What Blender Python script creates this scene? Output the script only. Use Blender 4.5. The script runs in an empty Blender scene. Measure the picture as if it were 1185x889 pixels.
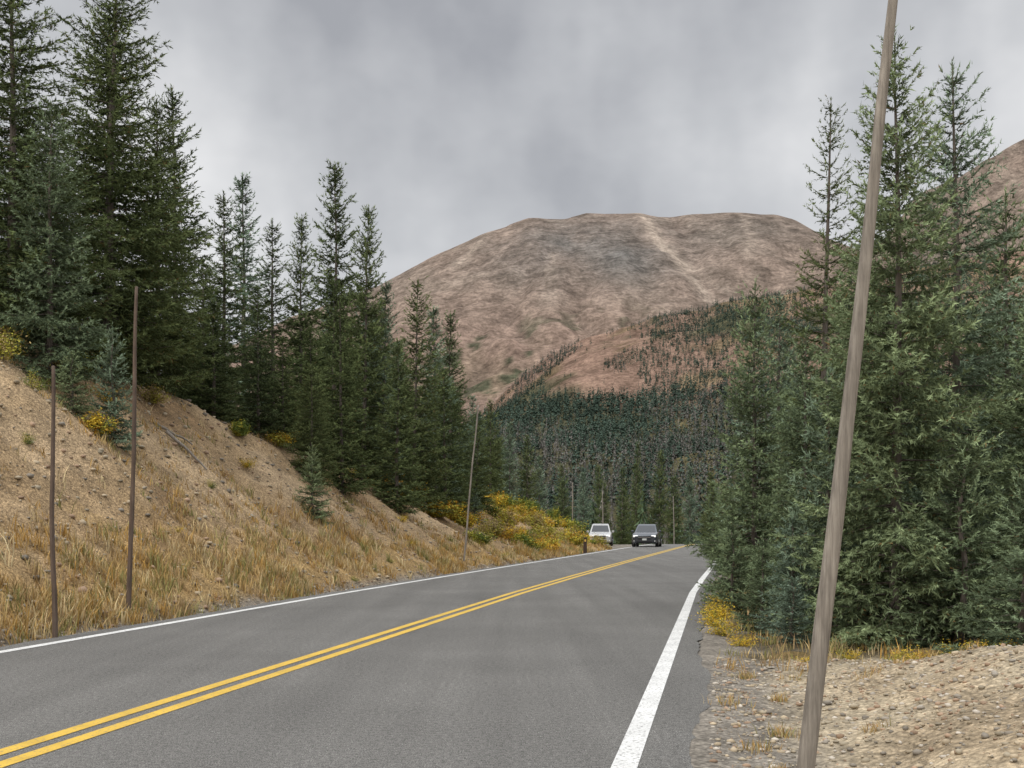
import bpy, bmesh, math, numpy as np
from mathutils import Vector
scene=bpy.context.scene
COL=scene.collection
S=0.1668   # road heading: metres east per metre north

# ---------------------------------------------------------------- helpers
def ss(a,b,x):
    t=np.clip((np.asarray(x,float)-a)/(b-a),0,1); return t*t*(3-2*t)
def _h(ix,iy,seed):
    n=(ix.astype(np.int64)*374761393+iy.astype(np.int64)*668265263+seed*144269504)&0xffffffff
    n=((n^(n>>13))*1274126177)&0xffffffff
    n=n^(n>>16)
    return (n&0xffffff)/float(0xffffff)
def vn(x,y,seed=0):
    x=np.asarray(x,float);y=np.asarray(y,float)
    ix=np.floor(x);iy=np.floor(y);fx=x-ix;fy=y-iy
    fx=fx*fx*(3-2*fx);fy=fy*fy*(3-2*fy)
    a=_h(ix,iy,seed);b=_h(ix+1,iy,seed);c=_h(ix,iy+1,seed);d=_h(ix+1,iy+1,seed)
    return (a*(1-fx)+b*fx)*(1-fy)+(c*(1-fx)+d*fx)*fy
def fbm(x,y,seed=0,o=5,g=0.5):
    s=0;a=1;t=0
    for i in range(o):
        s=s+a*vn(x*2**i+17.3*i,y*2**i-9.1*i,seed+i*7);t+=a;a*=g
    return s/t-0.5
def ridged(x,y,seed=0,o=5):
    s=0;a=1;t=0
    for i in range(o):
        n=1-np.abs(2*vn(x*2**i+5.3*i,y*2**i+3.1*i,seed+i*11)-1)
        s=s+a*n*n;t+=a;a*=.5
    return s/t
def mk(name,V,F,mats=(),mi=None,col=None,smooth=False,link=True):
    V=np.ascontiguousarray(V,dtype=np.float32).reshape(-1,3);F=np.ascontiguousarray(F,dtype=np.int32)
    me=bpy.data.meshes.new(name)
    me.vertices.add(len(V));me.vertices.foreach_set('co',V.ravel())
    k=F.shape[1]
    me.loops.add(F.size);me.loops.foreach_set('vertex_index',F.ravel())
    me.polygons.add(len(F));me.polygons.foreach_set('loop_start',np.arange(0,F.size,k,dtype=np.int32))
    for m in mats: me.materials.append(m)
    if mi is not None: me.polygons.foreach_set('material_index',np.asarray(mi,dtype=np.int32))
    me.update(calc_edges=True)
    if smooth: me.polygons.foreach_set('use_smooth',np.ones(len(F),dtype=bool))
    if col is not None:
        c=np.ones((len(V),4),dtype=np.float32);c[:,:3]=col
        a=me.attributes.new('col','FLOAT_COLOR','POINT');a.data.foreach_set('color',c.ravel())
    if not link: return me
    ob=bpy.data.objects.new(name,me);COL.objects.link(ob);return ob
def gridF(nr,nc):
    r=np.arange(nr-1)[:,None]*nc;c=np.arange(nc-1)[None,:]
    a=(r+c).ravel();return np.stack([a,a+1,a+1+nc,a+nc],1)
def inst(name,me,loc,rz=0,sc=(1,1,1),tilt=(0,0)):
    ob=bpy.data.objects.new(name,me);ob.location=loc;ob.rotation_euler=(tilt[0],tilt[1],rz);ob.scale=sc
    COL.objects.link(ob);return ob

# ---------------------------------------------------------------- terrain functions
def bend(Y): return np.interp(Y,[-50,26,34,45,55,70,88,110,140,200],[0,0,.12,.34,.58,.95,1.4,2.1,3.2,6.0])
def bank_h(Y): return np.interp(Y,[-60,10,18,26,33,41,53,60,70,85,95,105,120,140],[6,6,5.6,5.3,5.1,4.35,3.0,2.5,2.8,2.7,1.9,.9,.1,0])
def foot(Y): return 8.75+5.0*ss(85,97,Y)*(1-ss(116,128,Y))
def base(Y): return -8*ss(108,178,Y)-15*ss(178,450,Y)
def gz(u,Y,fine=True):
    u=np.asarray(u,float);Y=np.asarray(Y,float)
    v=u-bend(Y);f=foot(Y)
    t=np.clip((-v-f)/6.3,0,1);sh=.62*t+.38*t*t*(3-2*t)
    H=bank_h(Y);fade=1-ss(95,135,Y)
    z=base(Y)+H*sh+np.clip(-v-f-6.3,0,70)*.09*fade
    z=z-.09*np.exp(-((v+8.75)/.3)**2)-.05*ss(8.1,8.4,-v)
    rg=ss(-.2,.5,v)
    z=z-.05*rg
    z=z+.44*ss(.55,2.6,v)*(1-ss(9.5,13.5,Y))*ss(-40,4,Y)
    z=z+ss(6,40,v)*2.0*ss(20,60,Y)*(1-ss(80,120,Y))
    off=np.clip(t*5,0,1)
    if fine:
        z=z+off*(fbm(u*.55,Y*.55,3)*.75+fbm(u*1.2,Y*1.5,9,4)*.38)*np.clip(1.2-np.abs(t-.5),0,1)
        z=z+ss(.1,.8,v)*(fbm(u*1.3,Y*1.3,5)*.18)
        z=z+(off+ss(.0,.3,v)+ss(8.4,8.7,-v))*fbm(u*6,Y*6,15,3)*.06
    z=z-.03*((v<-.25)&(v>-8.15))
    return z
def W(u,Y): return u+S*Y

# ---------------------------------------------------------------- materials
def newmat(name):
    m=bpy.data.materials.new(name);m.use_nodes=True;nt=m.node_tree
    return m,nt,nt.nodes['Principled BSDF']
def N(nt,t,**k):
    n=nt.nodes.new(t)
    for a,b in k.items(): setattr(n,a,b)
    return n
def noise(nt,vec,scale,detail=4,rough=.55):
    n=N(nt,'ShaderNodeTexNoise');n.inputs['Scale'].default_value=scale;n.inputs['Detail'].default_value=detail;n.inputs['Roughness'].default_value=rough
    if vec is not None: nt.links.new(vec,n.inputs['Vector'])
    return n.outputs['Fac']
def ramp(nt,fac,stops):
    r=N(nt,'ShaderNodeValToRGB');e=r.color_ramp.elements
    while len(e)<len(stops): e.new(.5)
    for i,(p,c) in enumerate(stops):
        e[i].position=p;e[i].color=(*c,1) if not isinstance(c,(int,float)) else (c,c,c,1)
    nt.links.new(fac,r.inputs[0]);return r.outputs[0]
def mix(nt,a,b,fac,mode='MIX'):
    m=N(nt,'ShaderNodeMixRGB',blend_type=mode)
    for s,i in ((fac,0),(a,1),(b,2)):
        if isinstance(s,(int,float)): m.inputs[i].default_value=s if i==0 else (s,s,s,1)
        elif isinstance(s,tuple): m.inputs[i].default_value=(*s,1)
        else: nt.links.new(s,m.inputs[i])
    return m.outputs[0]
def bump(nt,h,bs,strength=.4,dist=.02):
    b=N(nt,'ShaderNodeBump');b.inputs['Strength'].default_value=strength;b.inputs['Distance'].default_value=dist
    nt.links.new(h,b.inputs['Height']);nt.links.new(b.outputs[0],bs.inputs['Normal'])
def attr(nt,n='col'): 
    a=N(nt,'ShaderNodeAttribute');a.attribute_name=n;return a.outputs['Color']
def objc(nt,scale=(1,1,1)):
    t=N(nt,'ShaderNodeTexCoord');m=N(nt,'ShaderNodeMapping');m.inputs['Scale'].default_value=scale
    nt.links.new(t.outputs['Object'],m.inputs[0]);return m.outputs[0]

def mat_ground():
    m,nt,b=newmat('ground_soil_gravel');v=objc(nt)
    n1=ramp(nt,noise(nt,v,14,4,.75),[(.3,.55),(.7,1.35)])
    vo=N(nt,'ShaderNodeTexVoronoi');vo.inputs['Scale'].default_value=28;nt.links.new(v,vo.inputs['Vector'])
    peb=ramp(nt,vo.outputs['Distance'],[(0.0,1.2),(.35,1.0),(.75,.5)])
    sep=N(nt,'ShaderNodeSeparateColor');nt.links.new(vo.outputs['Color'],sep.inputs[0])
    pv=ramp(nt,sep.outputs[0],[(0,.72),(1,1.25)])
    n3=ramp(nt,noise(nt,v,1.6,4,.65),[(.34,.68),(.66,1.2)])
    c=mix(nt,attr(nt),n1,1.0,'MULTIPLY');c=mix(nt,c,peb,.6,'MULTIPLY');c=mix(nt,c,pv,.8,'MULTIPLY');c=mix(nt,c,n3,1.0,'MULTIPLY')
    nt.links.new(c,b.inputs['Base Color']);b.inputs['Roughness'].default_value=.95
    b.inputs['Specular IOR Level'].default_value=.15
    bump(nt,mix(nt,peb,n1,.5),b,.9,.03);return m
def mat_asphalt():
    m,nt,b=newmat('asphalt');v=objc(nt)
    sp=ramp(nt,noise(nt,v,110,1,.8),[(.36,.40),(.5,1.0),(.64,1.9)])
    sp2=ramp(nt,noise(nt,v,24,4,.9),[(.38,.66),(.62,1.34)])
    big=ramp(nt,noise(nt,v,.35,5,.6),[(.3,.86),(.7,1.12)])
    tr=ramp(nt,noise(nt,objc(nt,(1.8,.06,1)),1.0,3,.5),[(.35,.90),(.65,1.08)])
    c=mix(nt,(.166,.161,.151),sp,.9,'MULTIPLY');c=mix(nt,c,sp2,1.,'MULTIPLY');c=mix(nt,c,big,1.,'MULTIPLY');c=mix(nt,c,tr,1.,'MULTIPLY')
    nt.links.new(c,b.inputs['Base Color']);b.inputs['Roughness'].default_value=.9;b.inputs['Specular IOR Level'].default_value=.2
    bump(nt,sp,b,.6,.006);return m
def mat_paint(name,colr,wear):
    m,nt,b=newmat(name);v=objc(nt)
    w=ramp(nt,noise(nt,v,38,5,.75),[(wear-.05,1.0),(wear+.05,0.0)])
    d=ramp(nt,noise(nt,v,3,5,.6),[(.3,.76),(.7,1.05)])
    c=mix(nt,colr,d,1.,'MULTIPLY');c=mix(nt,c,(.16,.15,.14),w)
    nt.links.new(c,b.inputs['Base Color']);b.inputs['Roughness'].default_value=.75;return m
def mat_foliage(name,var=.17):
    m,nt,b=newmat(name)
    oi=N(nt,'ShaderNodeObjectInfo')
    r=ramp(nt,oi.outputs['Random'],[(0,(1-var,1-var*.9,1-var*.8)),(.5,(1.0,1.0,.9)),(1,(1+var*.8,1+var*.6,1-var*.1))]) if var else None
    d=N(nt,'ShaderNodeBsdfDiffuse')
    c=mix(nt,attr(nt),r,1.,'MULTIPLY') if var else attr(nt)
    nt.links.new(c,d.inputs[0]);nt.links.new(d.outputs[0],nt.nodes['Material Output'].inputs[0]);nt.nodes.remove(b);return m
def mat_bark(name,c1,c2,sc=(14,14,2.2)):
    m,nt,b=newmat(name);v=objc(nt,sc)
    n=noise(nt,v,1.6,5,.7)
    c=ramp(nt,n,[(.25,c1),(.5,tuple((a+d)/2 for a,d in zip(c1,c2))),(.72,c2)])
    c=mix(nt,c,ramp(nt,noise(nt,objc(nt),2.2,3,.6),[(.3,.7),(.7,1.2)]),1.,'MULTIPLY')
    nt.links.new(c,b.inputs['Base Color']);b.inputs['Roughness'].default_value=.9;bump(nt,n,b,.7,.012);return m
def mat_mount(name,s1,s2,s3):
    m,nt,b=newmat(name);v=objc(nt)
    n1=noise(nt,v,s1,8,.72);n2=noise(nt,objc(nt,(1,.22,.30)),s2,6,.7);n3=noise(nt,v,s3,3,.7)
    c=mix(nt,attr(nt),ramp(nt,n1,[(.36,.60),(.5,1.0),(.64,1.32)]),1.,'MULTIPLY')
    c=mix(nt,c,ramp(nt,n2,[(.36,.78),(.64,1.18)]),1.,'MULTIPLY')
    c=mix(nt,c,ramp(nt,n3,[(.36,.68),(.64,1.26)]),1.,'MULTIPLY')
    nt.links.new(c,b.inputs['Base Color']);b.inputs['Roughness'].default_value=1;b.inputs['Specular IOR Level'].default_value=0
    bump(nt,n1,b,1.0,14);return m
def mat_plain(name,c,rough=.5,metal=0,coat=0,dirt=.15,emit=0):
    m,nt,b=newmat(name);n=noise(nt,objc(nt),6,5,.6)
    cc=mix(nt,c,ramp(nt,n,[(.3,1-dirt),(.7,1+dirt*.5)]),1.,'MULTIPLY')
    nt.links.new(cc,b.inputs['Base Color']);b.inputs['Roughness'].default_value=rough;b.inputs['Metallic'].default_value=metal
    b.inputs['Coat Weight'].default_value=coat
    if emit: b.inputs['Emission Color'].default_value=(1,.97,.9,1);b.inputs['Emission Strength'].default_value=emit
    return m
M_ground=mat_ground();M_asph=mat_asphalt()
M_white=mat_paint('white_road_paint',(.78,.78,.76),.42);M_yel=mat_paint('yellow_road_paint',(.70,.45,.055),.40)
M_fol=mat_foliage('spruce_needles');M_leaf=mat_foliage('shrub_leaves',.12);M_grass=mat_foliage('dry_grass',0)
M_bark=mat_bark('spruce_bark',(.07,.055,.045),(.22,.185,.155))
M_pole=mat_bark('weathered_wood',(.13,.11,.09),(.44,.39,.33),(26,26,1.6))
M_pole2=mat_bark('brown_weathered_wood',(.07,.045,.033),(.20,.145,.11),(26,26,1.6))
M_mount=mat_mount('mountain_scree',.02,.035,.10);M_hill=mat_mount('foothill_soil',.04,.08,.3)
M_stone=mat_foliage('gravel_stone',0)

# ---------------------------------------------------------------- ground sheet
us=np.concatenate([-np.geomspace(6000,42,26),np.arange(-40,-18,.6),np.arange(-18,-7,.16),np.arange(-7,-1,1.0),np.arange(-1,7,.12),np.arange(7,22,.8),np.geomspace(23,6000,28)])
Ys=np.concatenate([-np.geomspace(2500,22,12),np.arange(-20,4,1.5),np.arange(4,30,.16),np.arange(30,70,.4),np.arange(70,135,.9),np.geomspace(136,7000,60)])
U,YY=np.meshgrid(us,Ys)
Z=gz(U,YY);far=ss(90,400,np.abs(U));Z=Z*(1-far)+far*(-24*ss(60,300,YY)-2)
b_=bend(YY);v=U-b_;f_=foot(YY);t=np.clip((-v-f_)/6.3,0,1.3)
def lerp(a,b,w): return a*(1-w[...,None])+np.asarray(b)*w[...,None]
c=np.zeros(U.shape+(3,))+np.array([.28,.25,.21])
n1=fbm(U*.5,YY*.35,21);n2=fbm(U*1.7,YY*1.2,31)
tan=np.array([.44,.31,.175])
c=lerp(c,tan,ss(.02,.10,t+n2*.06))
c=lerp(c,(.56,.41,.25),ss(.03,.16,n1)*ss(.2,.4,t)*.8)
c=lerp(c,(.31,.20,.105),ss(.03,.2,-n1)*ss(.1,.4,t)*.8)
c=lerp(c,(.44,.29,.12),ss(.36,.05,t+n2*.5)*ss(.01,.06,t)*.85)
c=lerp(c,(.38,.25,.07),ss(.6,.8,t+n2*.5)*ss(46,56,YY)*.8)
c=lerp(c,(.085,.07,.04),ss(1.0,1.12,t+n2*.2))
c=lerp(c,(.50,.415,.29),ss(.35,.9,v+n2*.7)*(YY<200))
c=lerp(c,(.40,.30,.19),ss(.02,.14,n1)*ss(.6,1.2,v)*.6)
c=lerp(c,(.10,.08,.045),ss(12.2,14.0,YY+n2*2)*ss(.0,.5,v+n2*.5))
c=lerp(c,(.30,.2,.07),ss(.05,.2,n2)*ss(12,13.5,YY)*ss(0,.5,v)*.6)
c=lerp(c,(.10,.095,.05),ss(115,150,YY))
V=np.stack([U+S*YY,YY,Z],-1)
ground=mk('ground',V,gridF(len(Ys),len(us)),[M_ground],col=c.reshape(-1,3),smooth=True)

# ---------------------------------------------------------------- road + markings
def strip(name,v0,v1,y0,y1,dy,dz,mat,nx=2,jit=0):
    ys=np.arange(y0,y1,dy);w=np.linspace(0,1,nx)
    vv=v0+(v1-v0)*w
    Yg,vg=np.meshgrid(ys,vv,indexing='ij')
    if jit:
        vg=vg.copy();vg[:,-1]+=fbm(ys*.6,ys*0,77)*jit+fbm(ys*5,ys*0+3,78,3)*jit*.3-.12*ss(9,16,ys);vg[:,0]+=fbm(ys*1.2,ys*0,79)*jit*.8
    z=base(Yg)+dz
    P=np.stack([vg+bend(Yg)+S*Yg,Yg,z],-1)
    return mk(name,P,gridF(len(ys),nx),[mat],smooth=True)
strip('road',-8.22,-.10,-25,260,.1,0.0,M_asph,14,.26)
lw=.075
strip('edge_line',-.531-lw,-.531+lw,-20,250,.5,.004,M_white)
strip('edge_line',-7.84-lw,-7.84+lw,-20,250,.5,.004,M_white)
strip('centre_line',-4.21-.175,-4.21-.055,-20,250,.5,.004,M_yel)
strip('centre_line',-4.21+.055,-4.21+.175,-20,250,.5,.004,M_yel)

# ---------------------------------------------------------------- mountain
xs=np.linspace(-2600,3600,560);ys=np.concatenate([np.linspace(1250,3000,230),np.linspace(3015,4400,30)])
X,Y=np.meshgrid(xs,ys)
px=np.array([-4000,-2600,-1243,-823,-445,-326,-194,-68,36,120,185,310,420,520,645,690,760,900,1100,2000,5000.])
pz=np.array([80,200,277,385,540,590,662,722,762,770,786,784,780,778,772,760,715,650,560,300,100.])
zc=np.interp(X,px,pz)
zc=zc+fbm(X*.006,X*0+2,41,5)*20
yc=3000+fbm(X*.0015,X*0,44,2)*220
tt=np.clip((Y-1300)/(yc-1300),0,1.0)
prof=.50*tt+.50*(1-(1-tt)**1.6)*tt**.6
back=np.clip((Y-yc)/1400,0,1)
zm=-10+(zc+10)*prof-back*500
x2=np.array([-5000,500,700,883,1015,1119,1336,2000,2800,5000.]);z2=np.array([-100,-100,520,704,795,860,980,1250,1500,1300.])
zc2=np.interp(X+ (Y-2700)*.25,x2,z2)+fbm(X*.006,X*0+8,47,4)*24
t2=np.clip((Y-1400)/(1300),0,1);p2=t2**.9
zm2=-60+(zc2+60)*p2-np.clip((Y-2700)/1500,0,1)*500
zz=np.maximum(zm,zm2)
er=ridged(X*.0042+fbm(X*.004,Y*.004,60)*.8,Y*.0011,50,6)
amp=np.clip(tt*(1-tt)*4,0,1)
zz=zz-(er-.45)*66*np.clip(amp+.05,0,1)+fbm(X*.010,Y*.010,52)*32*np.clip(amp+.12,0,1)
n1=fbm(X*.0022,Y*.0016,61);n2=fbm(X*.009,Y*.004,62);n3=fbm(X*.03,Y*.02,63)
c=np.zeros(X.shape+(3,))+np.array([.272,.210,.170])  # rock albedo, slightly greyed so distance haze is painted into the colour
c=lerp(c,(.225,.188,.158),ss(0,.2,n1))
c=lerp(c,(.32,.258,.208),ss(.02,.2,n2)*.6)
c=lerp(c,(.19,.152,.123),ss(.02,.2,-n3-n2*.4)*.55)
g=np.exp(-(((X-190)/230)**2+((zz-610)/140)**2)**1.3)
c=lerp(c,(.170,.160,.148),np.clip(g*(.75+n2*1.5)*1.0,0,1))
g=np.exp(-(((X-540)/150)**2+((zz-690)/90)**2));c=lerp(c,(.19,.166,.143),g*.7)
c=lerp(c,(.285,.188,.145),ss(480,260,zz+n1*300)*ss(-1200,-400,X)*.5)
c=lerp(c,(.215,.175,.11),ss(.06,.18,n2+n1*.5)*ss(380,200,zz)*.5)
c=lerp(c,(.07,.08,.05),ss(.20,.25,n3+n2*.6)*ss(460,300,zz)*.9)
for (xa,za,xb,zb,wd,am) in ((306,800,378,430,11,.8),(-60,700,-120,560,10,.5),(560,740,500,580,9,.45),(335,600,425,460,9,.6),(90,560,60,430,9,.35)):
    k=np.clip((za-zz)/(za-zb),0,1);xx=xa+(xb-xa)*k+n2*45+n3*16
    g=np.exp(-((X-xx)/(wd*(1+k*.9)))**2)*ss(zb-40,zb+20,zz)*(zz<za+30);c=lerp(c,(.46,.38,.31),g*am)
c=lerp(c,(.19,.145,.12),ss(.60,.8,er)*.45)
P=np.stack([X,Y,zz],-1)
mk('mountain',P,gridF(len(ys),len(xs)),[M_mount],col=c.reshape(-1,3),smooth=True)

# ---------------------------------------------------------------- foothill
def hill_z(X,Y):
    zc=np.interp(X,[-900,-300,-74,-26,6,38,86,135,207,328,476,900,2000],[-30,-10,55,108,142,164,184,200,214,236,266,330,420])
    zc=zc+fbm(X*.02,X*0,71,4)*10
    t=np.clip((Y-430)/(1150-430),0,1);z=-26+(zc+26)*(.75*t+.25*t*t)
    z=z-np.clip((Y-1150)/500,0,1)*160
    return z+fbm(X*.012,Y*.012,72)*24*np.clip(t*4,0,1)*np.clip((1350-Y)/200,.2,1)
xs=np.linspace(-900,1900,300);ys=np.linspace(425,1650,150)
X,Y=np.meshgrid(xs,ys);zz=hill_z(X,Y)
n1=fbm(X*.009,Y*.006,73);n2=fbm(X*.03,Y*.02,74)
c=np.zeros(X.shape+(3,))+np.array([.13,.125,.075])
c=lerp(c,(.34,.228,.172),ss(75,115,zz+n1*50+n2*40)*ss(-.2,-.05,n1+n2*.5))
c=lerp(c,(.25,.205,.10),ss(.06,.16,n2)*.5)
mk('foothill',np.stack([X,Y,zz],-1),gridF(len(ys),len(xs)),[M_hill],col=c.reshape(-1,3),smooth=True)

# ---------------------------------------------------------------- distant forests (merged)
def forest(name,x,y,z,H,R,K,dw,col,seed):
    rng=np.random.default_rng(seed);n=len(x)
    f=1-rng.random((n,K))**.7 ; f=f*.97
    ph=rng.random((n,K))*6.283
    r=R[:,None]*(1-f)**.75*(.65+.5*rng.random((n,K)))+.05*R[:,None]
    h=H[:,None]
    ci=.25*r
    top=np.stack([np.cos(ph)*ci,np.sin(ph)*ci,np.minimum(f*h+h*.09*(1-f*.4),h)],-1)
    def pt(a,rr,zo): return np.stack([np.cos(a)*rr,np.sin(a)*rr,f*h+zo],-1)
    a=pt(ph-dw,r,-.03*h*(1-f));b=pt(ph+dw,r*.85,-.01*h*(1-f))
    V=np.stack([top,a,b],2)+np.stack([x,y,z],-1)[:,None,None,:]
    cc=np.repeat((col[:,None,:]*(.55+.75*rng.random((n,K,1))))[:,:,None,:],3,2)
    cc[:,:,0]*=.6
    V=V.reshape(-1,3);F=np.arange(len(V)).reshape(-1,3)
    return mk(name,V,F,[M_far],col=cc.reshape(-1,3))
M_far=mat_foliage('distant_needles',0)
rng=np.random.default_rng(5)
def forest_cols(n,dead,g,d,mod=None):
    k=rng.random(n)<dead
    c=np.array(g)[None]*(.7+.6*rng.random((n,1)));c[k]=np.array(d)*(.75+.5*rng.random((k.sum(),1)))
    if mod is not None: c=c*mod[:,None]
    return c,k
n=40000
x=rng.uniform(-110,520,n);y=rng.uniform(440,1160,n);z=hill_z(x,y)
den=1-ss(78,112,z+fbm(x*.012,y*.008,81)*80)
den=np.where(z>72,np.maximum(den,.012+.95*ss(-.01,.035,fbm(x*.022,y*.010,83,4))+.5*ss(175,200,z)),den)
k=(rng.random(n)<den)&(x/y>-.08)&(x/y<.40)
x,y,z=x[k],y[k],z[k];n=len(x)
cn=fbm(x*.014,y*.006,87,4)
c,d=forest_cols(n,np.clip(.22+cn*1.8-.3*(z>80),0,.6),(.078,.112,.086),(.20,.188,.172),1+fbm(x*.03,y*.015,88)*.8)
H=rng.uniform(6,13,n)*np.where(z>100,.60,1);R=H*.20*np.where(d,.6,1)
forest('foothill_forest',x,y,z-.5,H,R,20,.55,c,6)
def valley(name,n,y0,y1,K,dw,seed):
    Yv=rng.uniform(y0,y1,n);xv=rng.uniform(-.10,.26,n)*Yv;z=gz(xv-S*Yv,Yv,False)
    c,d=forest_cols(n,.18,(.088,.128,.070),(.23,.21,.19),1+fbm(xv*.05,Yv*.03,89)*1.0)
    H=rng.uniform(7,13.5,n)*np.where(Yv<170,.82,1)*np.where(d,1.12,1)
    keep=~((np.abs(xv-S*Yv-bend(Yv)+4.2)<6)&(Yv<200))
    xv,Yv,z,H,c,d=[a[keep] for a in (xv,Yv,z,H,c,d)]
    forest(name,xv,Yv,z-.3,H,H*.18*np.where(d,.5,1),K,dw,c,seed)
valley('valley_forest',200,140,215,300,.15,7);valley('valley_forest',1200,215,440,90,.26,8)

# ---------------------------------------------------------------- spruce generator
def frames(D):
    up=np.tile(np.array([0,0,1.]),(len(D),1));par=np.abs(D[:,2])>.95;up[par]=[1,0,0]
    Sd=np.cross(D,up);Sd/=np.linalg.norm(Sd,axis=1,keepdims=True);Up=np.cross(Sd,D);return Sd,Up
def sprigs(B,D,L,K,nlen,nwid,shade,rng,flat=.75):
    n=len(B);Sd,Up=frames(D)
    t=rng.random((n,K))**.8;ph=rng.random((n,K))*6.283
    cp=np.cos(ph)[...,None];sp=np.sin(ph)[...,None]*flat+.12
    rad=Sd[:,None]*cp+Up[:,None]*sp;rad/=np.linalg.norm(rad,axis=-1,keepdims=True)
    an=rng.uniform(.45,1.1,(n,K,1));dr=D[:,None]*np.cos(an)+rad*np.sin(an)
    tg=Sd[:,None]*(-np.sin(ph)[...,None])+Up[:,None]*np.cos(ph)[...,None]
    p=B[:,None]+D[:,None]*(L[:,None]*t)[...,None]
    nl=nlen*(.7+.6*rng.random((n,K,1)));w=tg*nwid*.5
    V=np.stack([p-w,p+w,p+dr*nl],2)
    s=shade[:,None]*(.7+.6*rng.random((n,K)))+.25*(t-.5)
    return V.reshape(-1,3),np.repeat(s.ravel(),3)
def tube(P,r,k=6):
    P=np.asarray(P,float);n=len(P);D=np.gradient(P,axis=0);D/=np.linalg.norm(D,axis=1,keepdims=True)+1e-9
    Sd,Up=frames(D)
    a=np.arange(k)/k*6.2832
    V=P[:,None]+np.asarray(r)[:,None,None]*(Sd[:,None]*np.cos(a)[None,:,None]+Up[:,None]*np.sin(a)[None,:,None])
    F=[]
    for i in range(n-1):
        for j in range(k):
            j2=(j+1)%k;a0,b0,c0,d0=i*k+j,i*k+j2,(i+1)*k+j2,(i+1)*k+j
            F.append((a0,b0,c0));F.append((a0,c0,d0))
    return V.reshape(-1,3),np.array(F)
TRIS=[]
def spruce_mesh(name,H,R,seed,sl,K,nlen,nwid,wh,shs,lo,hi,cb=.04,power=.66,sparse=0.):
    rng=np.random.default_rng(seed)
    TV=[];TF=[];nv=0
    zt=np.linspace(0,1,12);wob=np.stack([fbm(zt*3,zt*0,seed,2)*.12,fbm(zt*3,zt*0+5,seed,2)*.12,zt*H],1);wob[:,:2]-=wob[0,:2]
    v,f=tube(wob,(.009*H+.02)*(1-zt)**.9+.006,8);TV.append(v);TF.append(f);nv+=len(v)
    SB=[];SD=[];SL=[];SS=[]
    h=cb*H
    lob=rng.uniform(.8,1.15,8)
    while h<H*.985:
        f_=h/H;nb=rng.integers(6,9) if f_<.85 else rng.integers(4,6)
        a0=rng.uniform(0,6.28);wv=rng.uniform(.82,1.12)
        for i in range(nb):
            if rng.random()<sparse: continue
            az=a0+i*6.283/nb+rng.normal(0,.25)
            L=R*((1-f_)**power)*rng.uniform(.66,1.12)*wv*lob[int((az%6.283)/6.284*8)]
            L*=.75+.25*min(1,f_/.10)
            L=max(L,.10)
            a=-.32+.9*f_**1.8+rng.normal(0,.09);b=.22+.1*rng.random()
            dirh=np.array([math.cos(az),math.sin(az),0]);side=np.array([-math.sin(az),math.cos(az),0])
            bx=np.interp(h,wob[:,2],wob[:,0]);by=np.interp(h,wob[:,2],wob[:,1])
            hh=h+rng.normal(0,wh*.35)
            def pos(t): 
                t=np.asarray(t)[:,None];return np.array([bx,by,hh])+dirh*L*t+np.array([0,0,1])*L*(a*t+b*t*t)
            tv=np.linspace(0,.9,3)
            v,f=tube(pos(tv),(.003+.007*L)*(1.05-tv),3);TV.append(v);TF.append(f+nv);nv+=len(v)
            n=max(2,int(L/(sl*.5)));tt=np.linspace(.10,.97,n);p=pos(tt);d=pos(tt+.03)-p;d/=np.linalg.norm(d,axis=1,keepdims=True)
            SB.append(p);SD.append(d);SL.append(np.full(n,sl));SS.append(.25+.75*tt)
            n=max(1,int(L*.85/shs));
            for sg in (-1,1):
                tt=np.clip(np.linspace(.16,.93,n)+rng.normal(0,.03,n),.08,.97);p=pos(tt);ax=pos(tt+.03)-p;ax/=np.linalg.norm(ax,axis=1,keepdims=True)
                ll=(.52*L*(1-tt)**.8*np.clip(tt/.3,.3,1)+sl*.6)*rng.uniform(.6,1.15,n)
                sd=ax*.62+side*sg*.78+np.array([0,0,1])*rng.normal(-.16,.18,(n,1));sd/=np.linalg.norm(sd,axis=1,keepdims=True)
                for q in range(n):
                    m=max(1,int(ll[q]/(sl*.62)));ks=np.arange(m)*(ll[q]/m)
                    bb=p[q]+sd[q]*ks[:,None];dd=np.tile(sd[q],(m,1))+rng.normal(0,.2,(m,3));
                    if m>1: dd+=side*rng.choice([-.5,.5],(m,1))*.6*rng.random((m,1))
                    dd[:,2]-=.06;dd/=np.linalg.norm(dd,axis=1,keepdims=True)
                    SB.append(bb);SD.append(dd);SL.append(np.full(m,sl)*rng.uniform(.8,1.2,m))
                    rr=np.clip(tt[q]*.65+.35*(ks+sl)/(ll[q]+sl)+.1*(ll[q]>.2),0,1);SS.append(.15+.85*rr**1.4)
        h+=wh*rng.uniform(.7,1.3)*(1.0 if f_>.15 else .8)*(1.0 if f_<.8 else .75)
    n=12;zz=np.linspace(H*.92,H*.99,n);SB.append(np.stack([np.interp(zz,wob[:,2],wob[:,0]),np.interp(zz,wob[:,2],wob[:,1]),zz],1));SD.append(np.tile([0,0,1.],(n,1)));SL.append(np.full(n,sl*.8));SS.append(np.ones(n))
    SB=np.concatenate(SB);SD=np.concatenate(SD);SL=np.concatenate(SL);SS=np.concatenate(SS)
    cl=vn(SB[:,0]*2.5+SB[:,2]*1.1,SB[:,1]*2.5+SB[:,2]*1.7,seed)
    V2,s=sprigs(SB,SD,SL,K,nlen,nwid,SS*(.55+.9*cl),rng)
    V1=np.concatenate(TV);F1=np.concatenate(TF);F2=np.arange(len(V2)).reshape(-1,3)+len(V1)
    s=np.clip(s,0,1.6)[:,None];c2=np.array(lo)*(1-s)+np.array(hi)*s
    red=rng.random(len(V2)//3)<.015;c2.reshape(-1,3,3)[red]=(.16,.11,.055)
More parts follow.
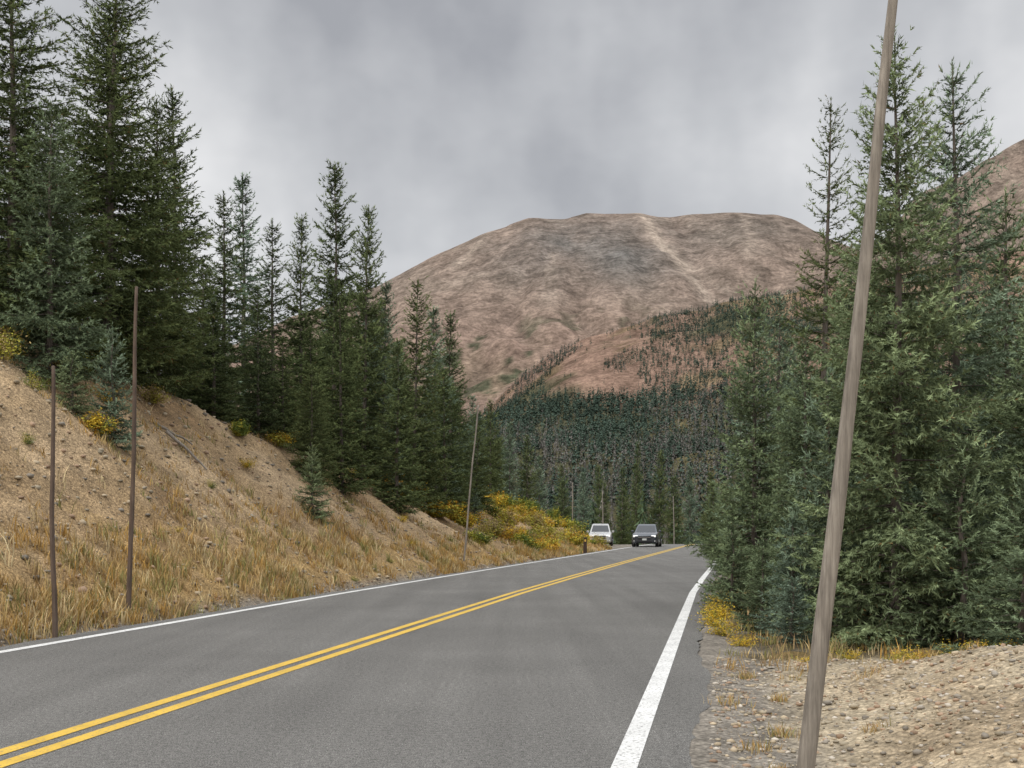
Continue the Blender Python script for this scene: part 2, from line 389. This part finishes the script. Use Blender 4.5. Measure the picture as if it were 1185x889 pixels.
    c1=np.zeros((len(V1),3))+.1
    mi=np.concatenate([np.ones(len(F1)),np.zeros(len(F2))])
    TRIS.append((name,len(F2)))
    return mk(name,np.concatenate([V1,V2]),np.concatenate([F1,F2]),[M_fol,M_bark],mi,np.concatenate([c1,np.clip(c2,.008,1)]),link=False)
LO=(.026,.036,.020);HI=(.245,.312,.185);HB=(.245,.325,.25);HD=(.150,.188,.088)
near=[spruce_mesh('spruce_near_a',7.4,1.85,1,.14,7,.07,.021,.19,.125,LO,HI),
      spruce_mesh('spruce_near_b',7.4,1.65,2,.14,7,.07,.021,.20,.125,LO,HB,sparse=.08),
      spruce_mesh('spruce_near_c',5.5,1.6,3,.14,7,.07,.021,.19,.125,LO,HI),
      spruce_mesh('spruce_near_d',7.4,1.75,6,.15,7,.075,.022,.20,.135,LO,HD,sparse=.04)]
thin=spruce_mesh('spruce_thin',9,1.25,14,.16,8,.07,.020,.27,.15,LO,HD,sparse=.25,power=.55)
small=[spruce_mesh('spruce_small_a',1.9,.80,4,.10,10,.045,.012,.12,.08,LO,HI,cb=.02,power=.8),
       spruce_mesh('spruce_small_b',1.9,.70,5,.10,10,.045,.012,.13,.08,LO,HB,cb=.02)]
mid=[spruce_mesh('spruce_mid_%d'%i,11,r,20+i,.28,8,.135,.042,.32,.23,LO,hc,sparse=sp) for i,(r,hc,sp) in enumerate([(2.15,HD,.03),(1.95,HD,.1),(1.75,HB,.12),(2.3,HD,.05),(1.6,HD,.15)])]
mh={m.name:h for m,h in [(near[0],7.4),(near[1],7.4),(near[2],5.5),(near[3],7.4),(thin,9),(small[0],1.9),(small[1],1.9)]+[(m,11) for m in mid]}
rng=np.random.default_rng(99)
def plant(me,x,y,ztop,w=1.0):
    zg=float(gz(x-S*y,y))-.05;H=ztop-zg;s=H/mh[me.name]
    k=w*s**.75
    inst('spruce_tree',me,(x,y,zg),rng.uniform(0,6.28),(k,k,s),(rng.normal(0,.012),rng.normal(0,.012)))
L_=[(-10.9,27,14.4,13,1.15),(-9.9,30,15.6,13,1.15),(-9.7,26,10.3,12,.9),(-10.7,33,15.0,1,1.2),(-9.76,34,13.2,13,.9),(-10.3,38,14.7,1,.9),
(-9.36,40,12.2,4,1.0),(-9.52,44,13.8,2,1),(-8.15,42,11.8,4,1.0),(-7.9,46,12.9,1,.8),(-7.15,50,16.0,1,.95),(-5.67,47,13.5,3,.75),(-5.5,40,9.2,0,.85),
(-4.16,52,11.8,0,.9),(-3.55,58,11.6,2,1.0),(-3.14,62,12.1,1,.9),(-6.0,37,6.3,13,1.0),(-9.25,37,9.4,4,1.1),(-8.0,39,9.0,3,.8),(-5.1,48,10.8,2,.9),
(-2.3,70,8.8,2,1.0),(-1.4,80,9.6,1,.9),(-.16,90,9.0,2,.9),(1.2,97,8.6,1,.9),(2.3,103,7.3,2,1.0),(-4.2,45,8.0,3,1.0),
(-11.2,28,9.5,10,1.1),(-7.0,43,8.3,0,1),(-3.0,56,8.6,3,1.0),(-1.9,66,7.6,0,1.1),(-12.2,31,12.5,0,1.2),(-8.7,36,8,1,1.2),(-7.3,39.5,7.5,4,1.1)]
for x,y,zt,k,w in L_: plant(near[k-10] if k>=10 else mid[k],x,y,zt,w)
plant(small[1],-8.24,25.5,5.4,.8);plant(small[0],-5.32,33,3.47,.85)
plant(small[0],-8.9,25,4.9,1.0);plant(small[1],-1.9,62,3.3,1)
for i in range(44):
    y=rng.uniform(36,108);u=rng.uniform(-27,-16.5);x=u+S*y;q=x/y
    lim=np.interp(q,[-.45,-.3,-.2,-.11,-.06,.03],[.27,.23,.205,.19,.13,.04])
    zt=1.35+lim*y*rng.uniform(.72,1.0);zg=float(gz(u,y));
    if zt-zg<2.5: continue
    zt=min(zt,zg+14)
    plant(mid[rng.integers(0,5)],x,y,zt,rng.uniform(.9,1.2))
R_=[(near[0],4.66,15,7.3,.84),(near[1],5.92,16.5,7.6,.9),(thin,6.25,25,9.95,.9),(near[2],4.3,22,5.7,.75),(near[1],5.9,27,6.5,1.0),
(near[2],7.25,18,6.2,1),(near[0],5.75,20,6.3,1),(near[2],4.55,19.2,4.4,.8),(small[1],4.05,15.8,3.3,.75),
(small[0],3.4,17.0,1.15,.9),(small[1],3.72,16.2,1.5,1.0),(small[0],3.5,19.5,1.4,.9),(small[0],5.2,14.3,2.3,1.0),(near[2],6.5,15.2,4.3,.95),
(small[0],4.75,11.6,1.75,1.05),(small[1],3.35,14.8,.75,1.0),(small[0],5.6,12.6,1.5,1.1),
(near[2],7.0,40,2.9,1.0),(mid[1],9.8,60,3.6,.9),(mid[2],12.3,75,4.2,.9),(near[1],7.7,34,6.5,1.0),(mid[2],15.3,92,4.6,1)]
for m,x,y,zt,w in R_: plant(m,x,y,zt,w)
for i in range(24):
    y=rng.uniform(25,108);u=rng.uniform(3.2,16)+bend(y);x=u+S*y;q=x/y
    zt=1.35+y*np.interp(q,[.16,.2,.24,.3,.4],[.03,.12,.17,.22,.24])*rng.uniform(.7,1.0);zg=float(gz(u,y))
    if zt-zg<1.8: continue
    zt=min(zt,zg+13)
    plant(mid[rng.integers(0,5)],x,y,zt,rng.uniform(.8,1.0))
for x,y,zt,k,w in [(5.2,126,6.2,1,.9),(7.6,132,7.2,2,.9),(10.2,138,6.0,0,.9),(12.6,142,8.6,4,.8),(17.8,136,7.0,1,.9),(20.4,142,8.4,2,.9),(22.6,134,6.2,3,.8),(9,150,8.6,2,.9),(15.4,156,9.8,4,.8),(19,160,11.2,1,.8),(13.6,150,6.2,0,1),(24,150,8,1,.9),(17,168,13.4,4,.6),(6.0,150,9,1,.8),(11.4,160,9.4,3,.8)]:
    plant(mid[k],x,y,zt,w)

# ---------------------------------------------------------------- shrubs
def bush_mesh(name,seed,n,ls,cols,rx=1.0,hz=.9):
    rng=np.random.default_rng(seed);TV=[];TF=[];nv=0;P=[]
    for i in range(16):
        az=rng.uniform(0,6.28);el=rng.uniform(.5,1.45);L=rng.uniform(.6,1.05)
        tip=np.array([math.cos(az)*math.cos(el)*L*rx,math.sin(az)*math.cos(el)*L*rx,math.sin(el)*L*hz])
        mid_=tip*.5+np.array([0,0,.06]);v,f=tube(np.array([[0,0,0],mid_,tip]),np.array([.014,.009,.003]),3)
        TV.append(v);TF.append(f+nv);nv+=len(v)
        m=n//16;t=rng.uniform(.25,1.05,m)[:,None];P.append(tip*t+rng.normal(0,.13,(m,3))*np.array([rx,rx,hz]))
    P=np.concatenate(P);P[:,2]=np.abs(P[:,2])
    m=len(P);a=rng.normal(0,1,(m,3));a/=np.linalg.norm(a,axis=1,keepdims=True);b=np.cross(a,rng.normal(0,1,(m,3)));b/=np.linalg.norm(b,axis=1,keepdims=True)
    s=ls*rng.uniform(.6,1.3,(m,1));V=np.stack([P-a*s,P+b*s*.45,P+a*s,P-b*s*.45],1)
    T=np.array([[0,1,2],[0,2,3]]);F=(np.arange(m)[:,None,None]*4+T).reshape(-1,3)
    ci=np.array(cols)[(vn(P[:,0]*3,P[:,1]*3+P[:,2]*2,seed)*len(cols)*.999).astype(int)]*(.55+.7*rng.random((m,1)))
    V1=np.concatenate(TV);F1=np.concatenate(TF)
    return mk(name,np.concatenate([V1,V.reshape(-1,3)]),np.concatenate([F1,F+len(V1)]),[M_leaf,M_bark],np.concatenate([np.ones(len(F1)),np.zeros(len(F))]),
        np.concatenate([np.zeros((len(V1),3))+.1,np.repeat(ci,4,0)]),link=False)
YE=(.68,.47,.06);OR=(.55,.32,.06);GR=(.16,.21,.06);YG=(.42,.39,.08);RD=(.36,.11,.05);TN=(.42,.32,.16)
bs=[bush_mesh('willow_y',1,2600,.055,[YE,YE,YG,OR]),bush_mesh('willow_g',2,2600,.055,[GR,YG,GR,YE]),bush_mesh('willow_o',3,2400,.055,[OR,YE,TN,OR]),bush_mesh('willow_t',8,1600,.05,[TN,YG,TN,YG])]
ns=[bush_mesh('low_y',4,1500,.035,[YE,YG,YE,YE]),bush_mesh('low_r',5,900,.03,[RD,OR,TN,RD]),bush_mesh('low_g',6,1500,.03,[GR,GR,YG])]
def bush(me,u,y,s,hs=.8,name='willow_shrub'):
    inst(name,me,(W(u,y),y,float(gz(u,y))-.03),rng.uniform(0,6.28),(s,s,s*hs))
for i in range(140):
    y=rng.uniform(50,104);v_=-rng.uniform(foot(y)+.6,foot(y)+8.5)
    bush(bs[rng.choice([0,0,1,2,1,3])],v_+bend(y),y,rng.uniform(.5,1.25),rng.uniform(.6,1.0))
for u,y,s,k in [(-12.6,25,.6,0),(-13.2,23.8,.5,2),(-14.3,24.5,.75,3),(-14.8,25.5,.8,3),(-14.0,26.2,.6,3),(-13.4,27,.5,0),(-12,30,.3,1),(-10.6,35,.4,1),(-14.6,28,.7,1),(-14.2,31,.6,3),(-13.6,35,.6,1),(-13.8,39,.7,0),(-13,43,.7,3),(-12.9,47,.8,0),(-13.2,20,.45,1),(-12.2,41,.5,1),(-11.5,28,.3,2),(-12.6,33,.4,0),(-11.4,38,.35,2),(-10.5,24,.22,0),(-12.3,22,.3,2),(-11,43,.4,0),(-10.2,47,.45,2),(-9.9,52,.5,0),(-10,40,.3,0)]:
    bush(ns[k] if s<.6 else bs[k],u,y,s)
for u,y,s,k,hs in [(-.05,18.8,.42,0,.8),(.0,17.2,.42,0,.75),(.1,15.8,.38,0,.7),(.25,14.6,.3,0,.7),(.05,21,.4,0,.8),(2.4,12.1,.36,0,.7),(2.9,11.5,.36,0,.65),(2.0,12.6,.33,0,.65),(3.4,11.2,.36,0,.65),(2.75,12.6,.4,0,.7),(1.4,13.4,.28,0,.6),
    (.12,8.6,.14,1,.35),(.3,9.3,.16,1,.35),(.2,10.4,.16,1,.35),(.28,7.9,.12,1,.35),(.12,12,.2,1,.4),(.35,7.2,.13,1,.4),(2.9,9.3,.14,1,.4),(.9,12.6,.2,0,.5),(1.8,12.3,.25,2,.6)]:
    bush(ns[k],u,y,s,hs,'low_shrub')
for u,y in [(-9.0,22),(-9.2,27),(-9.1,16.5),(-9.0,30.5),(-9.3,35)]: bush(ns[rng.choice([1,1,2])],u,y,rng.uniform(.16,.28),.6,'low_shrub')

# ---------------------------------------------------------------- grass
def grass(name,u,y,h,cols,seed,wd=.010):
    rng=np.random.default_rng(seed);n=len(u)
    P=np.stack([W(u,y),y,gz(u,y)-.01],1);az=rng.uniform(0,6.28,n);ln=rng.uniform(.05,.75,n)
    d=np.stack([np.cos(az),np.sin(az)],1)
    a2=rng.uniform(0,6.28,n);w=np.stack([np.cos(a2),np.sin(a2)],1)*wd*.5*(.7+.6*rng.random((n,1)))*(1+y[:,None]/30)
    def q(p,z,off,sc): return np.stack([p[:,0]+d[:,0]*off+w[:,0]*sc,p[:,1]+d[:,1]*off+w[:,1]*sc,p[:,2]+z],1)
    v=np.stack([q(P,0*h,0*h,1),q(P,0*h,0*h,-1),q(P,h*.55,h*ln*.35,.8),q(P,h*.55,h*ln*.35,-.8),q(P,h,h*ln,0)],1)
    T=np.array([[0,1,2],[1,3,2],[2,3,4]]);F=(np.arange(n)[:,None,None]*5+T).reshape(-1,3)
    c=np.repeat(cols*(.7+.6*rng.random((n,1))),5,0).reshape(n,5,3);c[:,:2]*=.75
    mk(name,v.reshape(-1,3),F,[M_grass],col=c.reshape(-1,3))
rng=np.random.default_rng(12)
def tufts(n,uf,y0,y1,dens,nb,hr,pw=1.6):
    y=y0+(y1-y0)*rng.random(n)**pw;u=uf(y,n);k=rng.random(n)<dens(u,y);u,y=u[k],y[k]
    m=rng.integers(nb[0],nb[1],len(u));hh=rng.uniform(hr[0],hr[1],len(u))
    uu=np.repeat(u,m)+rng.normal(0,.07,m.sum());yy=np.repeat(y,m)+rng.normal(0,.07,m.sum())
    H=np.repeat(hh,m)*rng.uniform(.5,1.15,m.sum());tid=np.repeat(rng.random(len(u)),m);return uu,yy,H,tid
pal=np.array([(.56,.42,.20),(.50,.34,.14),(.62,.50,.29),(.44,.31,.16),(.50,.31,.10),(.30,.28,.11)])
def pc(tid): return pal[np.minimum((tid*6).astype(int),5)]
u,y,H,tid=tufts(5200,lambda y,n:-(foot(y)-bend(y)+np.abs(rng.normal(0,1,n))*1.15),11,95,lambda u,y:.12+.88*ss(-.06,.14,fbm(u*.8,y*.35,90)),(8,18),(.10,.38))
grass('roadside_grass',u,y,H,pc(tid),1)
u,y,H,tid=tufts(4200,lambda y,n:-(foot(y)-bend(y)+rng.uniform(1,7.5,n)),14,90,lambda u,y:.1+.9*ss(.0,.2,fbm(u*.5,y*.4,91)),(5,12),(.06,.24))
grass('bank_grass',u,y,H,pc(tid),2)
u,y,H,tid=tufts(700,lambda y,n:rng.uniform(.0,4.5,n),11.8,30,lambda u,y:.7+0*u,(8,18),(.08,.26),1.)
grass('forest_edge_grass',u,y,H,pc(tid),3,.007)
tu=[(1.95,7.0),(2.45,6.9),(.35,6.9),(.25,7.7),(.42,8.3),(3.0,8.6),(1.3,10.6),(2.2,10.8),(3.0,10.7),(.1,9.6),(.7,11.2),(.5,10),(1.7,11.4),(.25,11.4),(1.0,7.9)]
uu=[];yy=[];hh=[]
for a,b in tu:
    m=int(rng.integers(30,110));r_=rng.uniform(.03,.08);uu.append(a+rng.normal(0,r_,m));yy.append(b+rng.normal(0,r_,m));hh.append(rng.uniform(.02,.11,m))
uu=np.concatenate(uu);grass('gravel_grass_tufts',uu,np.concatenate(yy),np.concatenate(hh),pal[rng.integers(0,6,len(uu))],4,.005)

# ---------------------------------------------------------------- stones
t=(1+5**.5)/2
ico=np.array([(-1,t,0),(1,t,0),(-1,-t,0),(1,-t,0),(0,-1,t),(0,1,t),(0,-1,-t),(0,1,-t),(t,0,-1),(t,0,1),(-t,0,-1),(-t,0,1)])/1.9
icf=np.array([(0,11,5),(0,5,1),(0,1,7),(0,7,10),(0,10,11),(1,5,9),(5,11,4),(11,10,2),(10,7,6),(7,1,8),(3,9,4),(3,4,2),(3,2,6),(3,6,8),(3,8,9),(4,9,5),(2,4,11),(6,2,10),(8,6,7),(9,8,1)])
def stones(name,u,y,s,cols,seed):
    rng=np.random.default_rng(seed);n=len(u);P=np.stack([W(u,y),y,gz(u,y)+s*.15],1)
    V=ico[None]*(.7+.5*rng.random((n,12,1)))*s[:,None,None]*np.stack([rng.uniform(.7,1.3,n),rng.uniform(.7,1.3,n),rng.uniform(.4,.8,n)],1)[:,None]
    V=V+P[:,None];F=(np.arange(n)[:,None,None]*12+icf).reshape(-1,3)
    c=np.repeat(cols*(.7+.55*rng.random((n,1))),12,0);mk(name,V.reshape(-1,3),F,[M_stone],col=c)
sp=np.array([(.36,.31,.23),(.46,.38,.27),(.27,.24,.20),(.38,.27,.19),(.52,.47,.40)])
n=12000;y=4.5+8.5*rng.random(n)**.9;u=-.05+rng.random(n)**1.0*4.6
stones('gravel',u,y,.006+.026*rng.random(n)**4,sp[rng.integers(0,5,n)],1)
n=4500;y=11+50*rng.random(n)**1.7;u=-(8.35+rng.random(n)*.7)+bend(y)
stones('shoulder_gravel',u,y,.015+.04*rng.random(n)**3,sp[rng.integers(0,5,n)]*.8,2)
n=10000;y=14+50*rng.random(n)**1.6;u=-(9+rng.random(n)*6.3)+bend(y)
stones('bank_stones',u,y,.012+.075*rng.random(n)**5,sp[rng.integers(0,4,n)],3)

# ---------------------------------------------------------------- poles
def pole(x0,y0,z0,x1,z1,r0,r1,mat,seed,k=14,wob=.03):
    n=26;t=np.linspace(0,1,n)
    P=np.stack([x0+(x1-x0)*t+fbm(t*2.2,t*0,seed,3)*wob*2,y0+fbm(t*2,t*0+9,seed,2)*wob,z0+(z1-z0)*t],1)
    o=P[0].copy();r=(r0+(r1-r0)*t)*(1+fbm(t*9,t*0,seed+1,3)*.18)
    v,f=tube(P-o,r,k);m=len(v);v=np.concatenate([v,[P[-1]-o+[0,0,r1*.4]]])
    cap=np.array([((n-1)*k+j,(n-1)*k+(j+1)%k,m) for j in range(k)])
    ob=mk('wooden_pole',v,np.concatenate([f,cap]),[mat],smooth=True);ob.location=o
pole(1.478,6.3,-.15,2.03,4.85,.048,.019,M_pole,3,18,.035)
pole(-5.69,15.35,-.15,-5.70,3.37,.034,.022,M_pole2,5,10)
pole(-5.86,18.9,-.15,-5.74,5.05,.04,.024,M_pole2,7,10,.03)
pole(-1.72,44,.2,-1.2,5.75,.036,.024,M_pole,9,8)
pole(4.45,90,-.2,4.4,4.7,.05,.04,M_pole,11,6);pole(8.0,108,-.5,7.9,4.6,.05,.04,M_pole,12,6);pole(14.7,112,-.5,14.6,4.3,.05,.04,M_pole,13,6)

# ---------------------------------------------------------------- fallen logs
def log(x,y,L,az,r):
    t=np.linspace(0,1,8);zz=gz(x+np.cos(az)*L*t-S*(y+np.sin(az)*L*t),y+np.sin(az)*L*t)
    P=np.stack([np.cos(az)*L*t,np.sin(az)*L*t,(zz-zz[0])*.9+r*1.6],1);v,f=tube(P,r*(1-.5*t),8)
    ob=mk('fallen_log',v,f,[M_pole],smooth=True);ob.location=(x,y,float(zz[0]))
log(-8.0,28.6,1.0,-.2,.045);log(-8.4,29,.9,.5,.04)

# ---------------------------------------------------------------- marker post
def box(name,c,s,mat,parent=None,bev=.0,taper=1):
    bm=bmesh.new();bmesh.ops.create_cube(bm,size=1)
    for v in bm.verts:
        tp=taper if v.co.z>0 else 1
        v.co=Vector((v.co.x*s[0]*tp,v.co.y*s[1]*tp,v.co.z*s[2]))
    if bev: bmesh.ops.bevel(bm,geom=bm.edges[:],offset=bev,segments=2,affect='EDGES',profile=.6)
    me=bpy.data.meshes.new(name);bm.to_mesh(me);bm.free();me.materials.append(mat)
    ob=bpy.data.objects.new(name,me);COL.objects.link(ob);ob.location=c
    if parent: ob.parent=parent
    return ob
M_brown=mat_plain('brown_post_paint',(.05,.028,.018),.7);M_refl=mat_plain('reflector',(.7,.45,.1),.3)
e=bpy.data.objects.new('marker_post',None);COL.objects.link(e);yy=69;uu=-8.35+float(bend(yy));e.location=(W(uu,yy),yy,float(gz(uu,yy)))
box('post',(0,0,.42),(.20,.14,.95),M_brown,e,.02,.92);box('cap',(0,0,.91),(.22,.16,.05),M_brown,e,.012);box('reflector',(0,-.075,.75),(.09,.012,.12),M_refl,e,.004)

# ---------------------------------------------------------------- cars
M_glass=mat_plain('car_glass',(.03,.035,.04),.06,0,.5,.05);M_tyre=mat_plain('tyre_rubber',(.02,.02,.02),.9);M_rim=mat_plain('wheel_alloy',(.5,.5,.52),.3,.8)
M_blk=mat_plain('black_trim',(.015,.015,.017),.5);M_lamp=mat_plain('headlamp',(.85,.87,.9),.1,0,1,.02,.6);M_chr=mat_plain('chrome_trim',(.7,.7,.72),.15,1)
M_plate=mat_plain('licence_plate',(.6,.62,.6),.5)
mat_tail=mat_plain('tail_lamp_red',(.4,.02,.02),.2)
def car(paint,loc,rz,hgt=1.0,boxy=0.):
    e=bpy.data.objects.new('car',None);COL.objects.link(e);e.location=loc;e.rotation_euler=(0,0,rz)
    def loft(name,st,mat,zk=1):
        rings=[]
        for (y,w,zb,zt,r) in st:
            zb*=zk;zt*=zk;pts=[]
            for cx,cz,a0 in ((w-r,zb+r,-90),(w-r,zt-r,0),(-w+r,zt-r,90),(-w+r,zb+r,180)):
                for k in range(4):
                    a=math.radians(a0+k*30);pts.append((cx+r*math.cos(a),y,cz+r*math.sin(a)))
            rings.append(pts)
        k=16;V=np.array(rings).reshape(-1,3);bm=bmesh.new();vs=[bm.verts.new(v) for v in V]
        for i in range(len(st)-1):
            for j in range(k): bm.faces.new((vs[i*k+j],vs[i*k+(j+1)%k],vs[(i+1)*k+(j+1)%k],vs[(i+1)*k+j]))
        bm.faces.new(vs[:k]);bm.faces.new(vs[-k:][::-1])
        bmesh.ops.recalc_face_normals(bm,faces=bm.faces[:])
        me=bpy.data.meshes.new(name);bm.to_mesh(me);bm.free();me.materials.append(mat)
        for p in me.polygons: p.use_smooth=len(p.vertices)==4
        ob=bpy.data.objects.new(name,me);COL.objects.link(ob);ob.parent=e;return ob
    loft('body',[(-2.36,.70,.38,.78,.08),(-2.28,.84,.30,.92,.10),(-2.05,.91,.27,1.0,.12),(-1.2,.94,.27,1.07,.13),(-.9,.95,.27,1.10,.12),(1.6,.95,.27,1.13,.12),(2.2,.90,.30,1.12,.12),(2.34,.82,.36,1.0,.10)],paint)
    z=hgt
    V=[(-.84,-1.05,1.06),(.84,-1.05,1.06),(.86,2.2,1.08),(-.86,2.2,1.08),(-.66,-.30-.15*boxy,1.62*z),(.66,-.30-.15*boxy,1.62*z),(.68,1.85,1.60*z),(-.68,1.85,1.60*z)]
    V+=[(-.60,-.05,1.69*z),(.60,-.05,1.69*z),(.62,1.7,1.66*z),(-.62,1.7,1.66*z)]
    F=[(0,1,5,4),(1,2,6,5),(2,3,7,6),(3,0,4,7),(4,5,9,8),(5,6,10,9),(6,7,11,10),(7,4,8,11),(8,9,10,11)]
    bm=bmesh.new();vs=[bm.verts.new(v) for v in V];[bm.faces.new([vs[i] for i in f]) for f in F]
    bmesh.ops.recalc_face_normals(bm,faces=bm.faces[:]);me=bpy.data.meshes.new('cabin');bm.to_mesh(me);bm.free();me.materials.append(paint)
    ob=bpy.data.objects.new('cabin',me);COL.objects.link(ob);ob.parent=e
    def pane(name,q,off,ins=(.06,.1)):
        q=[Vector(a) for a in q];nrm=(q[1]-q[0]).cross(q[3]-q[0]).normalized()
        def at(s,t): return (q[0]*(1-s)+q[1]*s)*(1-t)+(q[3]*(1-s)+q[2]*s)*t+nrm*off
        a,b=ins;P=[at(a,b),at(1-a,b),at(1-a,1-b),at(a,1-b)]
        me=bpy.data.meshes.new(name);me.from_pydata([tuple(p) for p in P],[],[(0,1,2,3)]);me.materials.append(M_glass)
        o=bpy.data.objects.new(name,me);COL.objects.link(o);o.parent=e
    pane('windshield',[V[0],V[1],V[5],V[4]],.006);pane('rear_window',[V[2],V[3],V[7],V[6]],.006)
    for nm,(a,b,c_,d) in (('side_window_right',(1,2,6,5)),('side_window_left',(3,0,4,7))):
        A,B,C,D=[Vector(V[i]) for i in (a,b,c_,d)]
        m0=A.lerp(B,.5);m1=D.lerp(C,.5)
        pane(nm+'_front',[A,m0,m1,D],.006,(.06,.12));pane(nm+'_rear',[m0,B,C,m1],.006,(.06,.12))
    box('grille',(0,-2.345,.68),(.95,.06,.26),M_blk,e,.02);box('lower_intake',(0,-2.33,.42),(1.1,.08,.14),M_blk,e,.02)
    box('grille_trim',(0,-2.38,.70),(.9,.02,.03),M_chr,e,.005);box('licence_plate',(0,-2.385,.56),(.32,.015,.14),M_plate,e,.004)
    for s in (-1,1):
        box('headlamp',(s*.66,-2.27,.80),(.34,.16,.15),M_lamp,e,.03);box('fog_lamp',(s*.68,-2.29,.45),(.2,.08,.1),M_lamp,e,.02)
        box('mirror',(s*1.02,-.82,1.15),(.2,.12,.16),paint,e,.04);box('roof_rail',(s*.58,.85,1.71*z),(.04,1.6,.04),M_blk,e,.01)
        box('tail_lamp',(s*.78,2.28,.95),(.16,.1,.25),mat_tail,e,.02)
        box('sill',(s*.93,0,.30),(.06,2.6,.12),M_blk,e,.02)
        for yy in (-1.45,1.4):
            for nm,rr,wd,mt,xo in (('tyre',.36,.24,M_tyre,.86),('rim',.22,.26,M_rim,.865),('wheel_arch',.41,.20,M_blk,.86)):
                bm=bmesh.new();bmesh.ops.create_cone(bm,cap_ends=True,segments=24,radius1=rr,radius2=rr,depth=wd)
                bmesh.ops.bevel(bm,geom=[ed for ed in bm.edges if len(ed.link_faces)==2 and ed.calc_face_angle(0)>1],offset=.02,segments=2,affect='EDGES')
                me=bpy.data.meshes.new(nm);bm.to_mesh(me);bm.free();me.materials.append(mt)
                o=bpy.data.objects.new(nm,me);COL.objects.link(o);o.parent=e;o.rotation_euler=(0,math.pi/2,0);o.location=(s*xo,yy,.36 if nm!='wheel_arch' else .42)
    return e
yc_=93;car(mat_plain('dark_grey_car_paint',(.055,.065,.08),.25,.4,1,.05),(W(-5.35,yc_),yc_,.002),-.19)
yc_=101;car(mat_plain('silver_car_paint',(.5,.5,.5),.3,.2,1,.05),(W(-9.6,yc_),yc_,float(gz(-9.6,yc_))),-.10,1.06,1.)

# ---------------------------------------------------------------- world, sun, camera
w=bpy.data.worlds.new('World');scene.world=w;w.use_nodes=True;nt=w.node_tree
try: w.cycles.sampling_method='NONE'
except Exception as ex: print(ex)
bg=nt.nodes['Background'];sky=N(nt,'ShaderNodeTexSky',sky_type='NISHITA');sky.sun_disc=False
el,rot=math.radians(48),math.radians(215)
sky.sun_elevation=el;sky.sun_rotation=rot
tc=N(nt,'ShaderNodeTexCoord')
def wn(scale,loc,s,det,ro):
    m=N(nt,'ShaderNodeMapping');m.inputs['Scale'].default_value=scale;m.inputs['Location'].default_value=loc
    nt.links.new(tc.outputs['Generated'],m.inputs[0]);return noise(nt,m.outputs[0],s,det,ro)
nA=wn((1,1,1.3),(.35,0,.1),3.8,5,.54);nB=wn((1.5,1,.4),(2.1,0,0),5.5,3,.5)
cl=mix(nt,nA,nB,.42)
def blob(d,r,amt):
    d=Vector(d).normalized();vd=N(nt,'ShaderNodeVectorMath',operation='DISTANCE');nt.links.new(tc.outputs['Generated'],vd.inputs[0]);vd.inputs[1].default_value=d
    m_=N(nt,'ShaderNodeMapRange',interpolation_type='SMOOTHSTEP');nt.links.new(vd.outputs['Value'],m_.inputs[0]);m_.inputs[1].default_value=0;m_.inputs[2].default_value=r;m_.inputs[3].default_value=amt;m_.inputs[4].default_value=0
    return m_.outputs[0]
def add(a,b):
    m_=N(nt,'ShaderNodeMath',operation='ADD');nt.links.new(a,m_.inputs[0]);nt.links.new(b,m_.inputs[1]);return m_.outputs[0]
cl=add(cl,blob((-.24,1,.29),.18,.09));cl=add(cl,blob((-.08,1,.44),.30,-.13));cl=add(cl,blob((.26,1,.26),.25,.03))
cc=ramp(nt,cl,[(.36,(3.9,4.0,4.28)),(.5,(5.8,5.9,6.1)),(.66,(8.6,8.6,8.65))])
sx=N(nt,'ShaderNodeSeparateXYZ');nt.links.new(tc.outputs['Generated'],sx.inputs[0])
mr=N(nt,'ShaderNodeMapRange');nt.links.new(sx.outputs['Z'],mr.inputs[0]);mr.inputs[1].default_value=.42;mr.inputs[2].default_value=1;mr.inputs[3].default_value=1;mr.inputs[4].default_value=3.3
vm=N(nt,'ShaderNodeVectorMath',operation='SCALE');nt.links.new(cc,vm.inputs[0]);nt.links.new(mr.outputs[0],vm.inputs['Scale'])
col=mix(nt,sky.outputs[0],vm.outputs[0],.95)
nt.links.new(col,bg.inputs[0]);bg.inputs[1].default_value=.1
sd=bpy.data.lights.new('sun','SUN');sd.energy=1.5;sd.angle=math.radians(10);sd.color=(1,.95,.86)
so=bpy.data.objects.new('sun',sd);COL.objects.link(so)
dv=Vector((math.sin(rot)*math.cos(el),math.cos(rot)*math.cos(el),math.sin(el)))
so.rotation_euler=dv.to_track_quat('Z','Y').to_euler()
cd=bpy.data.cameras.new('camera');cam=bpy.data.objects.new('camera',cd);COL.objects.link(cam);scene.camera=cam
cam.location=(0,0,1.35);cam.rotation_euler=(math.pi/2,0,0);cd.sensor_width=36;cd.lens=43.44;cd.shift_y=.1413;cd.clip_end=20000;cd.clip_start=.05
scene.view_settings.view_transform='Standard';scene.view_settings.look='None';scene.view_settings.exposure=0
